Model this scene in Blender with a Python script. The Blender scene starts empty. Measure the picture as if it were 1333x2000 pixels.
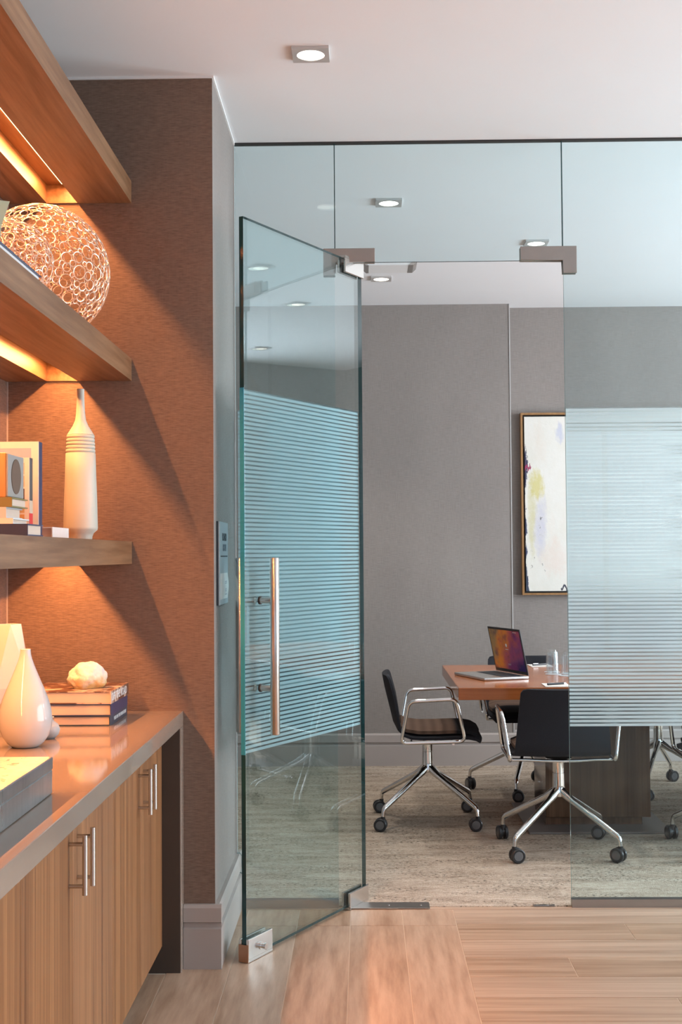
import bpy, bmesh, math, random
from mathutils import Vector, Matrix
random.seed(7)
S = bpy.context.scene
C = S.collection
PI = math.pi

# ------------------------------------------------------------------ camera
cam_d = bpy.data.cameras.new('camera')
cam = bpy.data.objects.new('camera', cam_d); C.objects.link(cam)
cam_d.sensor_fit = 'VERTICAL'; cam_d.sensor_height = 36.0; cam_d.lens = 45.0
cam_d.clip_start = 0.05; cam_d.clip_end = 60
right = Vector((0.99983303, 0.01682065, -0.00714039))
up = Vector((0.00769475, -0.03312638, 0.99942155))
fwd = Vector((-0.01657438, 0.99930962, 0.03325028))
m = Matrix((right, up, -fwd)).transposed().to_4x4()
m.translation = Vector((0, -5.0176, 1.3689))
cam.matrix_world = m
S.camera = cam
# ------------------------------------------------------------------ view, world, large lights
S.view_settings.view_transform = 'Standard'; S.view_settings.look = 'None'
S.view_settings.exposure = 0.0; S.view_settings.gamma = 1.0
S.view_settings.use_curve_mapping = False
S.cycles.transparent_max_bounces = 32
S.cycles.max_bounces = 10
S.cycles.diffuse_bounces = 5
S.cycles.sample_clamp_indirect = 6.0
W = bpy.data.worlds.new('world'); S.world = W; W.use_nodes = True
W.node_tree.nodes['Background'].inputs[0].default_value = (0.55, 0.72, 1.0, 1)
W.node_tree.nodes['Background'].inputs[1].default_value = 1.0

def area(name, loc, rot, sx, sy, power, col):
    l = bpy.data.lights.new(name, 'AREA'); l.shape = 'RECTANGLE'; l.size = sx; l.size_y = sy
    l.energy = power; l.color = col
    o = bpy.data.objects.new(name, l); C.objects.link(o); o.location = loc; o.rotation_euler = rot
    return o
# daylight entering through the window walls (lobby right, lobby behind camera)
area('daylight_lobby', (4.55, -2.1, 1.5), (0, PI/2, 0), 2.5, 3.2, 228, (0.90, 0.945, 1.0))
area('daylight_lobby_back', (1.6, -9.05, 1.5), (PI/2, 0, 0), 4.2, 2.5, 12, (0.88, 0.94, 1.0))
area('fill_conference', (5.35, 1.25, 1.55), (0, PI/2, 0), 2.4, 1.9, 440, (0.84, 0.92, 1.0))  # added fill lamp for the conference room, set behind a made-up window

# ------------------------------------------------------------------ helpers
def lin(r, g, b):
    f = lambda c: (c/255/12.92) if c/255 <= 0.04045 else ((c/255+0.055)/1.055)**2.4
    return (f(r), f(g), f(b), 1)

class N:
    """small node-tree builder"""
    def __init__(self, name):
        self.m = bpy.data.materials.new(name); self.m.use_nodes = True
        self.t = self.m.node_tree; self.t.nodes.clear()
        self.out = self.n('ShaderNodeOutputMaterial')
    def n(self, ty, **kw):
        x = self.t.nodes.new(ty)
        for k, v in kw.items(): setattr(x, k, v)
        return x
    def l(self, a, b): self.t.links.new(a, b)
    def set(self, inp, v):
        if hasattr(v, 'is_linked'): self.l(v, inp)
        else: inp.default_value = v
    def math(self, op, a, b=0.0, clamp=False):
        x = self.n('ShaderNodeMath', operation=op, use_clamp=clamp)
        self.set(x.inputs[0], a); self.set(x.inputs[1], b); return x.outputs[0]
    def coord(self, scale=(1, 1, 1), rot=(0, 0, 0), kind='Object'):
        c = self.n('ShaderNodeTexCoord'); mp = self.n('ShaderNodeMapping')
        mp.inputs['Scale'].default_value = scale; mp.inputs['Rotation'].default_value = rot
        self.l(c.outputs[kind], mp.inputs[0]); return mp.outputs[0]
    def noise(self, vec, scale, detail=3, rough=0.5):
        x = self.n('ShaderNodeTexNoise'); self.l(vec, x.inputs['Vector'])
        x.inputs['Scale'].default_value = scale; x.inputs['Detail'].default_value = detail
        x.inputs['Roughness'].default_value = rough; return x.outputs['Fac']
    def ramp(self, fac, stops):
        x = self.n('ShaderNodeValToRGB'); self.l(fac, x.inputs[0]); e = x.color_ramp.elements
        while len(e) < len(stops): e.new(0.5)
        for i, (p, c) in enumerate(stops): e[i].position = p; e[i].color = c
        return x.outputs[0]
    def mix(self, fac, a, b, mode='MIX'):
        x = self.n('ShaderNodeMix', data_type='RGBA', blend_type=mode)
        self.set(x.inputs[0], fac); self.set(x.inputs[6], a); self.set(x.inputs[7], b); return x.outputs[2]
    def bump(self, h, strength=0.3, dist=0.002):
        x = self.n('ShaderNodeBump'); x.inputs['Strength'].default_value = strength
        x.inputs['Distance'].default_value = dist; self.l(h, x.inputs['Height']); return x.outputs[0]
    def bsdf(self, col, rough=0.5, metal=0.0, normal=None, spec=0.5, **kw):
        p = self.n('ShaderNodeBsdfPrincipled')
        self.set(p.inputs['Base Color'], col); self.set(p.inputs['Roughness'], rough)
        p.inputs['Metallic'].default_value = metal; p.inputs['Specular IOR Level'].default_value = spec
        if normal is not None: self.l(normal, p.inputs['Normal'])
        for k, v in kw.items(): self.set(p.inputs[k], v)
        self.l(p.outputs[0], self.out.inputs[0]); return self.m

def plain(name, col, rough=0.5, metal=0.0, var=0.06, scale=30, spec=0.5):
    b = N(name); v = b.coord(); f = b.noise(v, scale)
    d = tuple(c*(1-var) for c in col[:3])+(1,); h = tuple(min(1, c*(1+var)) for c in col[:3])+(1,)
    return b.bsdf(b.mix(f, d, h), rough, metal, spec=spec)

def woodmat(name, c1, c2, axis, rough=0.4, freq=60, stretch=0.06, rnd=0.0, spec=0.4, knots=False):
    """grain runs along axis (0,1,2)"""
    b = N(name); sc = [1, 1, 1]; sc[axis] = stretch
    v = b.coord(tuple(sc))
    if rnd:
        oi = b.n('ShaderNodeObjectInfo'); a = b.n('ShaderNodeVectorMath', operation='MULTIPLY_ADD')
        comb = b.n('ShaderNodeCombineXYZ')
        for i in range(3): b.l(oi.outputs['Random'], comb.inputs[i])
        b.l(comb.outputs[0], a.inputs[0]); a.inputs[1].default_value = (37, 53, 71); b.l(v, a.inputs[2]); v = a.outputs[0]
    g = b.noise(v, freq, 5, 0.6); g2 = b.noise(v, freq*0.18, 3, 0.5)
    f = b.math('ADD', b.math('MULTIPLY', g, 0.55), b.math('MULTIPLY', g2, 0.45))
    col = b.ramp(f, [(0.36, c1), (0.62, c2)])
    if knots:
        kn = b.noise(v, 7, 2, 0.6)
        kf = b.math('MULTIPLY', b.math('SUBTRACT', kn, 0.62, True), 2.2, True)
        col = b.mix(kf, col, tuple(c*0.45 for c in c1[:3])+(1,))
    if rnd:
        bc = b.n('ShaderNodeBrightContrast'); b.l(col, bc.inputs[0])
        b.l(b.math('MULTIPLY', b.math('SUBTRACT', oi.outputs['Random'], 0.5), rnd), bc.inputs[1]); col = bc.outputs[0]
    return b.bsdf(col, rough, 0, b.bump(g, 0.12, 0.001), spec)

def fresnel_nodes(b, f0=0.045):
    g = b.n('ShaderNodeNewGeometry'); d = b.n('ShaderNodeVectorMath', operation='DOT_PRODUCT')
    b.l(g.outputs['Normal'], d.inputs[0]); b.l(g.outputs['Incoming'], d.inputs[1])
    c = b.math('ABSOLUTE', d.outputs['Value'])
    p = b.math('POWER', b.math('SUBTRACT', 1.0, c, True), 5.0)
    return b.math('ADD', b.math('MULTIPLY', p, 1-f0), f0, True)
def glassmat(name, tint, f0=0.045, rough=0.0):
    b = N(name); t = b.n('ShaderNodeBsdfTransparent'); t.inputs[0].default_value = tint
    g = b.n('ShaderNodeBsdfGlossy'); g.inputs['Roughness'].default_value = rough; g.inputs[0].default_value = (0.93, 0.99, 1, 1)
    mx = b.n('ShaderNodeMixShader'); b.l(fresnel_nodes(b, f0), mx.inputs[0]); b.l(t.outputs[0], mx.inputs[1]); b.l(g.outputs[0], mx.inputs[2])
    b.l(mx.outputs[0], b.out.inputs[0]); return b.m

def emit(name, col, s):
    b = N(name); e = b.n('ShaderNodeEmission'); e.inputs[0].default_value = col; e.inputs[1].default_value = s
    b.l(e.outputs[0], b.out.inputs[0]); return b.m

M = {}
def wallpaper(name, c1, c2, hs=(16, 16, 260), gw=0.12):
    b = N(name)
    v = b.coord(hs); h = b.noise(v, 1.0, 3, 0.6)
    v2 = b.coord((300, 300, 14)); g = b.noise(v2, 1.0, 2, 0.5)
    v3 = b.coord((1.2, 1.2, 0.5)); l = b.noise(v3, 2.0, 2)
    f = b.math('ADD', b.math('ADD', b.math('MULTIPLY', h, 0.75-gw), b.math('MULTIPLY', g, gw)), b.math('MULTIPLY', l, 0.25))
    return b.bsdf(b.ramp(f, [(0.35, c1), (0.65, c2)]), 0.6, 0, b.bump(h, 0.5, 0.0025), 0.35)
M['paper'] = wallpaper('grasscloth_wallpaper', (0.122, 0.080, 0.059, 1), (0.215, 0.145, 0.108, 1), (42, 42, 330))
M['paper_grey'] = wallpaper('grey_woven_wallpaper', (0.20, 0.174, 0.158, 1), (0.285, 0.252, 0.230, 1), (22, 22, 420), 0.28)
M['ceiling'] = plain('ceiling_paint', (0.78, 0.79, 0.80, 1), 0.9, var=0.015, scale=3)
M['plaster'] = plain('wall_paint', (0.62, 0.60, 0.58, 1), 0.85, var=0.02, scale=4)
M['trim'] = plain('trim_paint', (0.36, 0.315, 0.29, 1), 0.45, var=0.03, scale=8)
M['white_trim'] = plain('white_trim_paint', (0.75, 0.75, 0.74, 1), 0.6, var=0.02)
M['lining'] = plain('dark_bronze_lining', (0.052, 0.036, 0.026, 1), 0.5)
M['trim_pale'] = plain('pale_edge_trim', (0.42, 0.40, 0.385, 1), 0.5)
M['walnut'] = woodmat('walnut_veneer', (0.150, 0.070, 0.030, 1), (0.30, 0.165, 0.085, 1), 1, 0.42, 55, 0.05)
M['cabinet'] = woodmat('cabinet_veneer', (0.130, 0.050, 0.018, 1), (0.355, 0.165, 0.066, 1), 2, 0.42, 75, 0.012, rnd=0.02)
M['table'] = woodmat('table_veneer', (0.27, 0.076, 0.020, 1), (0.42, 0.140, 0.042, 1), 0, 0.16, 30, 0.05, spec=0.5)
M['pedestal'] = woodmat('pedestal_veneer', (0.055, 0.028, 0.016, 1), (0.115, 0.062, 0.036, 1), 2, 0.12, 70, 0.02, spec=0.5)
M['plank_y'] = woodmat('wood_look_plank_lengthwise', (0.30, 0.185, 0.115, 1), (0.50, 0.355, 0.25, 1), 1, 0.33, 42, 0.10, rnd=0.06, knots=True)
M['plank_x'] = woodmat('wood_look_plank_crosswise', (0.31, 0.20, 0.13, 1), (0.51, 0.370, 0.265, 1), 0, 0.33, 55, 0.035, rnd=0.06, knots=True)
M['grout'] = plain('floor_grout', (0.62, 0.53, 0.43, 1), 0.8)
M['counter'] = plain('counter_solid_surface', (0.285, 0.225, 0.180, 1), 0.07, var=0.03, scale=12, spec=0.8)
M['dark'] = plain('dark_shadow_gap', (0.03, 0.028, 0.026, 1), 0.6)
M['steel'] = plain('brushed_steel', (0.62, 0.60, 0.57, 1), 0.24, 1.0, 0.04)
M['steel_dark'] = plain('satin_nickel_plate', (0.36, 0.335, 0.31, 1), 0.34, 1.0, 0.05)
M['chrome'] = plain('polished_chrome', (0.78, 0.77, 0.75, 1), 0.06, 1.0, 0.01)
M['black_plastic'] = plain('black_plastic', (0.018, 0.018, 0.02, 1), 0.35, 0, 0.1)
M['hubcap'] = plain('castor_hubcap', (0.13, 0.135, 0.145, 1), 0.22, 0.3, 0.05)
def fabric(name, c1, c2, stripes=None):
    b = N(name); v = b.coord((1, 1, 1)); n = b.noise(v, 420, 2, 0.6)
    col = b.mix(n, c1, c2)
    if stripes:
        w = b.n('ShaderNodeTexWave', wave_type='BANDS', bands_direction='X', wave_profile='SIN'); w.inputs['Scale'].default_value = 6.0
        w.inputs['Distortion'].default_value = 0.3; b.l(b.coord(), w.inputs['Vector'])
        sx = b.n('ShaderNodeSeparateXYZ'); b.l(b.coord(), sx.inputs[0])
        col = b.mix(b.math('MULTIPLY', w.outputs['Fac'], 0.55), col, stripes)
        col = b.mix(b.math('MULTIPLY', b.math('SUBTRACT', sx.outputs[0], 0.125, True), 60, True), col, (0.014, 0.014, 0.016, 1))
    return b.bsdf(col, 0.9, 0, b.bump(n, 0.3, 0.001), 0.2)
M['chair_black'] = fabric('charcoal_chair_fabric', (0.014, 0.015, 0.019, 1), (0.032, 0.033, 0.04, 1))
M['chair_brown'] = fabric('brown_striped_seat_fabric', (0.10, 0.062, 0.045, 1), (0.16, 0.105, 0.078, 1), (0.055, 0.034, 0.026, 1))
M['glass'] = glassmat('clear_glass_pane', (0.890, 0.958, 0.968, 1), 0.02)
M['glass_door'] = glassmat('door_glass_pane', (0.90, 0.968, 0.974, 1), 0.06)
M['glass_clear'] = glassmat('tumbler_glass', (0.95, 0.965, 0.97, 1), 0.07)
M['glass_edge'] = plain('glass_edge_green', (0.006, 0.05, 0.055, 1), 0.08, 0, 0.02)
M['glass_edge_light'] = plain('glass_edge_pale', (0.30, 0.52, 0.54, 1), 0.1, 0, 0.02)
def filmmat(name, col, transp):
    b = N(name); d = b.n('ShaderNodeBsdfDiffuse'); d.inputs[0].default_value = col
    t = b.n('ShaderNodeBsdfTranslucent'); t.inputs[0].default_value = col
    tr = b.n('ShaderNodeBsdfRefraction'); tr.inputs[0].default_value = col; tr.inputs['Roughness'].default_value = 0.42; tr.inputs['IOR'].default_value = 1.22
    m1 = b.n('ShaderNodeMixShader'); m1.inputs[0].default_value = 0.55; b.l(d.outputs[0], m1.inputs[1]); b.l(t.outputs[0], m1.inputs[2])
    m2 = b.n('ShaderNodeMixShader'); m2.inputs[0].default_value = transp; b.l(m1.outputs[0], m2.inputs[1]); b.l(tr.outputs[0], m2.inputs[2])
    b.l(m2.outputs[0], b.out.inputs[0]); return b.m
M['film'] = filmmat('frosted_film', (0.74, 0.90, 0.95, 1), 0.22)
M['film_neutral'] = filmmat('frosted_film_neutral', (0.84, 0.85, 0.855, 1), 0.22)
M['film_neutral_light'] = filmmat('frosted_film_neutral_thin', (0.86, 0.885, 0.90, 1), 0.92)
M['film_light'] = filmmat('frosted_film_thin', (0.76, 0.88, 0.93, 1), 0.92)
M['edge_glow'] = plain('painted_edge_glow', (0.04, 0.36, 0.52, 1), 0.25, 0, 0.02)  # bright teal painted in for light glowing through the door's glass edge
M['bulb'] = emit('downlight_lens', (1.0, 0.93, 0.82, 1), 6)
M['led'] = emit('warm_led_strip', (1.0, 0.62, 0.25, 1), 16)

def mk(name, bm, mats, parent=None, loc=(0, 0, 0), rotz=0.0, smooth=40):
    me = bpy.data.meshes.new(name); bmesh.ops.recalc_face_normals(bm, faces=bm.faces[:]); bm.to_mesh(me); bm.free()
    if not isinstance(mats, (list, tuple)): mats = [mats]
    for x in mats: me.materials.append(M[x] if isinstance(x, str) else x)
    if smooth:
        for p in me.polygons: p.use_smooth = True
        me.set_sharp_from_angle(angle=math.radians(smooth))
    o = bpy.data.objects.new(name, me); C.objects.link(o)
    o.location = loc; o.rotation_euler = (0, 0, rotz); o.parent = parent
    return o
def child(name, me, parent, loc=(0, 0, 0), rot=(0, 0, 0)):
    o = bpy.data.objects.new(name, me); C.objects.link(o); o.parent = parent; o.location = loc; o.rotation_euler = rot; return o
def tag(o, label, cat, group=None):
    o['label'] = label; o['category'] = cat
    if group: o['group'] = group
    return o
def struct(o, label=None):
    o['kind'] = 'structure'
    if label: o['label'] = label
    return o
def thing(name, label, cat, loc=(0, 0, 0), rotz=0.0, group=None):
    o = bpy.data.objects.new(name, None); o.empty_display_size = 0.05; C.objects.link(o)
    o.location = loc; o.rotation_euler = (0, 0, rotz); return tag(o, label, cat, group)
def BM(): return bmesh.new()
def box(bm, x0, x1, y0, y1, z0, z1, bev=0.0, mi=0, seg=2):
    r = bmesh.ops.create_cube(bm, size=1.0)
    vs = r['verts']
    for v in vs:
        v.co = Vector((x0 if v.co.x < 0 else x1, y0 if v.co.y < 0 else y1, z0 if v.co.z < 0 else z1))
    fs = set(f for v in vs for f in v.link_faces)
    for f in fs: f.material_index = mi
    if bev > 0:
        es = set(e for f in fs for e in f.edges)
        bmesh.ops.bevel(bm, geom=list(es), offset=bev, segments=seg, affect='EDGES', profile=0.5)
    return bm
def BX(*a, **k): return box(BM(), *a, **k)
def frame_of(d):
    d = d.normalized(); a = Vector((0, 0, 1)) if abs(d.z) < 0.9 else Vector((1, 0, 0))
    u = d.cross(a).normalized(); return u, d.cross(u).normalized()
def tube(bm, pts, r, seg=10, closed=False, caps=True, mi=0):
    pts = [Vector(p) for p in pts]; n = len(pts); rs = r if isinstance(r, (list, tuple)) else [r]*n
    rings = []; pu = None
    for i, p in enumerate(pts):
        if closed: d = pts[(i+1) % n]-pts[i-1]
        else: d = pts[min(i+1, n-1)]-pts[max(i-1, 0)]
        d.normalize()
        if pu is None: u, _ = frame_of(d)
        else: u = (pu-d*pu.dot(d)).normalized()
        w = d.cross(u); pu = u
        rings.append([bm.verts.new(p+(u*math.cos(2*PI*k/seg)+w*math.sin(2*PI*k/seg))*rs[i]) for k in range(seg)])
    for i in range(n if closed else n-1):
        a, b = rings[i], rings[(i+1) % n]
        for k in range(seg):
            bm.faces.new((a[k], a[(k+1) % seg], b[(k+1) % seg], b[k])).material_index = mi
    if caps and not closed:
        bm.faces.new(rings[0][::-1]).material_index = mi; bm.faces.new(rings[-1]).material_index = mi
    return bm
def lathe(bm, prof, seg=40, c=(0, 0, 0), mi=0):
    rings = []
    for r, z in prof:
        if r < 1e-5: rings.append([bm.verts.new((c[0], c[1], c[2]+z))])
        else: rings.append([bm.verts.new((c[0]+r*math.cos(2*PI*k/seg), c[1]+r*math.sin(2*PI*k/seg), c[2]+z)) for k in range(seg)])
    for a, b in zip(rings, rings[1:]):
        for k in range(seg):
            k2 = (k+1) % seg
            if len(a) == 1 and len(b) == 1: continue
            if len(a) == 1: f = (a[0], b[k2], b[k])
            elif len(b) == 1: f = (a[k], a[k2], b[0])
            else: f = (a[k], a[k2], b[k2], b[k])
            bm.faces.new(f).material_index = mi
    return bm
def rounded(pts, r, n=5, closed=False):
    """polyline with rounded corners"""
    P = [Vector(p) for p in pts]; out = []; L = len(P)
    for i, p in enumerate(P):
        if not closed and i in (0, L-1): out.append(p); continue
        a = P[i-1]; b = P[(i+1) % L]; da = (a-p); db = (b-p)
        ra = min(r, da.length*0.48, db.length*0.48)
        s = p+da.normalized()*ra; e = p+db.normalized()*ra
        for k in range(n+1):
            t = k/n; out.append(s*(1-t)**2+p*2*t*(1-t)+e*t*t)
    return out
def prism(bm, poly, axis, a, b, mi=0):
    """poly: list of 2-D points in the plane normal to axis (order of remaining axes)"""
    def P(u, v, t):
        return {0: (t, u, v), 1: (u, t, v), 2: (u, v, t)}[axis]
    A = [bm.verts.new(P(u, v, a)) for u, v in poly]; B = [bm.verts.new(P(u, v, b)) for u, v in poly]
    n = len(poly)
    for i in range(n): bm.faces.new((A[i], A[(i+1) % n], B[(i+1) % n], B[i])).material_index = mi
    bm.faces.new(A[::-1]).material_index = mi; bm.faces.new(B).material_index = mi
    return bm
def lettering(name, text, size, mat, parent, matrix, depth=0.0006, align='CENTER'):
    cu = bpy.data.curves.new(name, 'FONT'); cu.body = text; cu.size = size; cu.extrude = depth; cu.align_x = align; cu.align_y = 'CENTER'
    cu.resolution_u = 2
    t = bpy.data.objects.new(name+'_tmp', cu); C.objects.link(t)
    dg = bpy.context.evaluated_depsgraph_get(); me = bpy.data.meshes.new_from_object(t.evaluated_get(dg))
    bpy.data.objects.remove(t); me.materials.clear(); me.materials.append(M[mat] if isinstance(mat, str) else mat)
    me.name = name; o = bpy.data.objects.new(name, me); C.objects.link(o); o.parent = parent; o.matrix_local = matrix
    return o

# ================================================================== THE SETTING
H = 3.0
YP = -0.72        # front of the pier that ends the alcove
XP = -0.50        # side face of the pier
XB = -1.20        # back wall of the alcove
YB = 3.32; YB2 = 3.46; XS = 0.972   # conference room far wall and its step
ZS = dict(top=2.642, mid=2.036, low=1.418)

struct(mk('floor', BX(-1.5, 4.6, -9.1, 0.0, -0.12, -0.0016), 'grout', smooth=0))
floor = bpy.data.objects['floor']
# --- planks: lengthwise field on the left, crosswise field on the right
xb = [0.337-0.1965*i for i in range(0, 6)]
g = 0.0017
def plank(x0, x1, y0, y1, mat):
    cx_, cy_ = (x0+x1)/2, (y0+y1)/2
    o = mk('plank', BX(x0-cx_+g, x1-cx_-g, y0-cy_+g, y1-cy_-g, -0.0015, 0.0), mat, floor, (cx_, cy_, 0), smooth=0)
    return o
for i in range(len(xb)-1):
    x1, x0 = xb[i], xb[i+1]
    if i == 4: x0 = -0.655
    ys = [-0.030, -0.247] + [-0.247-1.19*k for k in range(1, 7)]
    off = 0.0
    for a, b in zip(ys, ys[1:]):
        plank(x0, x1, b, a, 'plank_y')
plank(-0.86, -0.655, -1.437, -0.79, 'plank_y'); plank(-0.86, -0.655, -2.6, -1.437, 'plank_y'); plank(-0.86, -0.655, -3.8, -2.6, 'plank_y')
y = -0.030; k = 0
while y > -6.6:
    y1 = y-0.1975
    xs = [0.337]; x = 0.337+[1.19, 0.62, 0.86, 0.35][k % 4]
    if k < 1: x = 0.337+1.9
    while x < 4.2: xs.append(x); x += 1.19
    xs.append(4.5)
    for a, b in zip(xs, xs[1:]): plank(a, b, y1, y, 'plank_x')
    y = y1; k += 1
# --- carpet of the conference room
def carpetmat():
    b = N('loop_carpet'); s1 = b.noise(b.coord((2.2, 9.0, 1)), 1.6, 5, 0.7); s2 = b.noise(b.coord((16, 44, 1)), 1.6, 4, 0.7)
    pile = b.noise(b.coord((1, 1, 1)), 190, 3, 0.75); sp = b.noise(b.coord((38, 80, 1)), 1.6, 3, 0.6); area_ = b.noise(b.coord((1.0, 5.0, 1)), 2.3, 3)
    f = b.math('ADD', b.math('ADD', b.math('MULTIPLY', s1, 0.36), b.math('MULTIPLY', s2, 0.30)), b.math('MULTIPLY', pile, 0.34))
    col = b.ramp(f, [(0.38, (0.25, 0.185, 0.135, 1)), (0.5, (0.46, 0.375, 0.295, 1)), (0.62, (0.63, 0.545, 0.455, 1))])
    speck = b.math('MULTIPLY', b.math('MULTIPLY', b.math('SUBTRACT', sp, 0.545, True), 18, True), b.math('MULTIPLY', b.math('SUBTRACT', area_, 0.44, True), 10, True))
    col = b.mix(b.math('MULTIPLY', speck, 0.85), col, (0.045, 0.04, 0.03, 1))
    return b.bsdf(col, 0.95, 0, b.bump(pile, 1.0, 0.006), 0.1)
M['carpet'] = carpetmat()
struct(mk('floor_carpet', BX(-1.5, 5.4, 0.0, YB2+0.1, -0.12, 0.003), 'carpet', smooth=0))
struct(mk('trim_1', BX(XP+0.02, 4.5, -0.030, -0.002, -0.0014, 0.001), 'plank_x', smooth=0))
# --- ceiling
struct(mk('ceiling', BX(-1.5, 5.6, -9.2, YB2+0.2, H, H+0.12), 'ceiling', smooth=0))
# --- walls
struct(mk('wall_left', BX(XB-0.15, XB, -9.1, YP, 0, H), 'paper', smooth=0))
pb = BX(XB-0.15, XP, YP, 0.06, 0, H)
for f_ in pb.faces:
    if f_.normal.x > 0.5 or f_.normal.y > 0.5: f_.material_index = 1
struct(mk('wall_pier', pb, ['paper', 'paper_grey'], smooth=0))
struct(mk('wall_conference_left', BX(XB-0.25, XB-0.1, 0.06, YB, 0, H), 'paper_grey', smooth=0))
struct(mk('wall_back', BX(-1.5, XS, YB, YB+0.30, 0, H), 'paper_grey', smooth=0))
struct(mk('wall_back_recess', BX(XS, 5.4, YB2, YB2+0.16, 0, H), 'paper_grey', smooth=0))
tr = BM(); box(tr, XS-0.004, XS+0.003, YB-0.0035, YB+0.002, 0.21, H)
struct(mk('trim_2', tr, 'trim_pale', smooth=0))
tr = BM(); box(tr, -1.2, XP, YP-0.006, YP, H-0.008, H); box(tr, XP, XP+0.006, YP-0.006, -0.008, H-0.008, H)
struct(mk('trim_3', tr, 'white_trim', smooth=0))
tr = BM(); box(tr, XB, XB+0.004, YP-0.004, YP, 0, H)
struct(mk('trim_4', tr, 'trim', smooth=0))
# conference right wall with an added, unseen window opening for the fill lamp
def wall_x(name, x0, x1, ya, yb, wins, mat, z0, z1):
    bm = BM(); y = ya
    for a, b in wins:
        box(bm, x0, x1, y, a, 0, H); box(bm, x0, x1, a, b, 0, z0); box(bm, x0, x1, a, b, z1, H); y = b
    box(bm, x0, x1, y, yb, 0, H)
    return struct(mk(name, bm, mat, smooth=0))
def window_x(name, x, ya, yb, z0, z1, n):
    fr = BM(); t = 0.05
    box(fr, x-0.04, x+0.04, ya, ya+t, z0, z1); box(fr, x-0.04, x+0.04, yb-t, yb, z0, z1)
    box(fr, x-0.04, x+0.04, ya+t, yb-t, z0, z0+t); box(fr, x-0.04, x+0.04, ya+t, yb-t, z1-t, z1)
    for k in range(1, n):
        yy = ya+(yb-ya)*k/n; box(fr, x-0.03, x+0.03, yy-0.02, yy+0.02, z0+t, z1-t)
    return struct(mk(name, fr, 'white_trim', smooth=0))
wall_x('wall_conference_right', 5.2, 5.34, 0.0, YB2+0.16, [(0.3, 2.2)], 'paper_grey', 0.4, 2.7)
window_x('added_window_5', 5.27, 0.3, 2.2, 0.4, 2.7, 2)  # unseen window frame added around the conference fill lamp
wall_x('wall_right', 4.4, 4.54, -9.1, 0.0, [(-3.7, -0.5)], 'plaster', 0.25, 2.75)
window_x('window_4', 4.47, -3.7, -0.5, 0.25, 2.75, 4)
bm = BM(); box(bm, -1.35, -0.5, -9.04, -8.9, 0, H); box(bm, 3.7, 4.54, -9.04, -8.9, 0, H); box(bm, -0.5, 3.7, -9.04, -8.9, 0, 0.25); box(bm, -0.5, 3.7, -9.04, -8.9, 2.75, H)
struct(mk('wall_front', bm, 'plaster', smooth=0))
bm = BM()
for k in range(5):
    xx = -0.5+4.2*k/4; box(bm, xx-0.025, xx+0.025, -9.0, -8.94, 0.25, 2.75)
box(bm, -0.5, 3.7, -9.0, -8.94, 0.25, 0.3); box(bm, -0.5, 3.7, -9.0, -8.94, 2.70, 2.75)
struct(mk('window_6', bm, 'white_trim', smooth=0))
# --- baseboards (stepped profile with a recessed groove)
def bbprof(s):   # outward distance, height
    return [(0, 0), (0.022, 0), (0.022, 0.132), (0.010, 0.136), (0.010, 0.150), (0.020, 0.154), (0.020, 0.200), (0.014, 0.210), (0, 0.210)]
def bb_y(name, ywall, x0, x1):      # wall facing -Y
    return struct(mk(name, prism(BM(), [(ywall-d, z) for d, z in bbprof(0)], 0, x0, x1), 'trim', smooth=0))
def bb_x(name, xwall, y0, y1):      # wall facing +X
    return struct(mk(name, prism(BM(), [(xwall+d, z) for d, z in bbprof(0)], 1, y0, y1), 'trim', smooth=0))
bb_y('baseboard_pier_front', YP, -0.604, XP+0.0225)
bb_x('baseboard_pier_side', XP, YP, -0.0065)
bb_x('baseboard_pier_inner', XP, 0.008, 0.06)
bb_y('baseboard_back', YB, -1.45, XS+0.02)
bb_y('baseboard_back_recess', YB2, XS+0.02, 5.2)

# ================================================================== GLASS PARTITION
XJ, XR = -0.100, 0.797; ZT = 2.520; GT = 0.006; GD = 0.0085
ZF0, ZF1 = 0.694, 1.941
def film_bm(x0, x1, y, pitch=0.0152, on=0.0098):
    bm = BM(); z = ZF0
    while z < ZF1-0.004:
        zz = min(z+on, ZF1); z2 = min(z+pitch, ZF1)
        for za, zb, mi in ((z, zz, 0), (zz, z2, 1)):     # dense stripe, then thin stripe
            if zb-za < 1e-4: continue
            vs = [bm.verts.new(p) for p in ((x0, y, za), (x1, y, za), (x1, y, zb), (x0, y, zb))]; bm.faces.new(vs).material_index = mi
        z += pitch
    return bm
def pane_bm(x0, x1, y0, y1, z0, z1):
    bm = BX(x0, x1, y0, y1, z0, z1)
    for f in bm.faces:
        if abs(f.normal.y) < 0.5: f.material_index = 1
    return bm
w1 = struct(mk('window_1', pane_bm(XP+0.004, XJ-0.002, -GT, GT, 0.028, H-0.006), ['glass', 'glass_edge_light'], smooth=0), 'narrow fixed glass panel between pier and open door')
mk('frosted_film', film_bm(XP+0.012, XJ-0.004, GT+0.001), ['film', 'film_light'], w1, smooth=0)
mk('floor_channel', BX(XP+0.023, XJ-0.002, -0.018, 0.018, 0.001, 0.032), 'steel_dark', w1, smooth=0)
w2 = struct(mk('window_2', pane_bm(XJ+0.002, XR-0.002, -GT, GT, ZT, H-0.006), ['glass', 'glass_edge'], smooth=0), 'glass transom panel above the doorway')
w3 = struct(mk('window_3', pane_bm(XR+0.002, 4.4, -GT, GT, 0.028, H-0.006), ['glass', 'glass_edge_light'], smooth=0), 'wide fixed glass panel right of the doorway')
mk('frosted_film', film_bm(XR+0.006, 4.38, GT+0.001), ['film_neutral', 'film_neutral_light'], w3, smooth=0)
mk('floor_channel', BX(XR+0.002, 4.4, -0.018, 0.018, 0.001, 0.032), 'steel_dark', w3, smooth=0)
struct(mk('trim_5', BX(XP+0.004, 4.4, -0.012, 0.012, H-0.007, H), 'dark', smooth=0))
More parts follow.
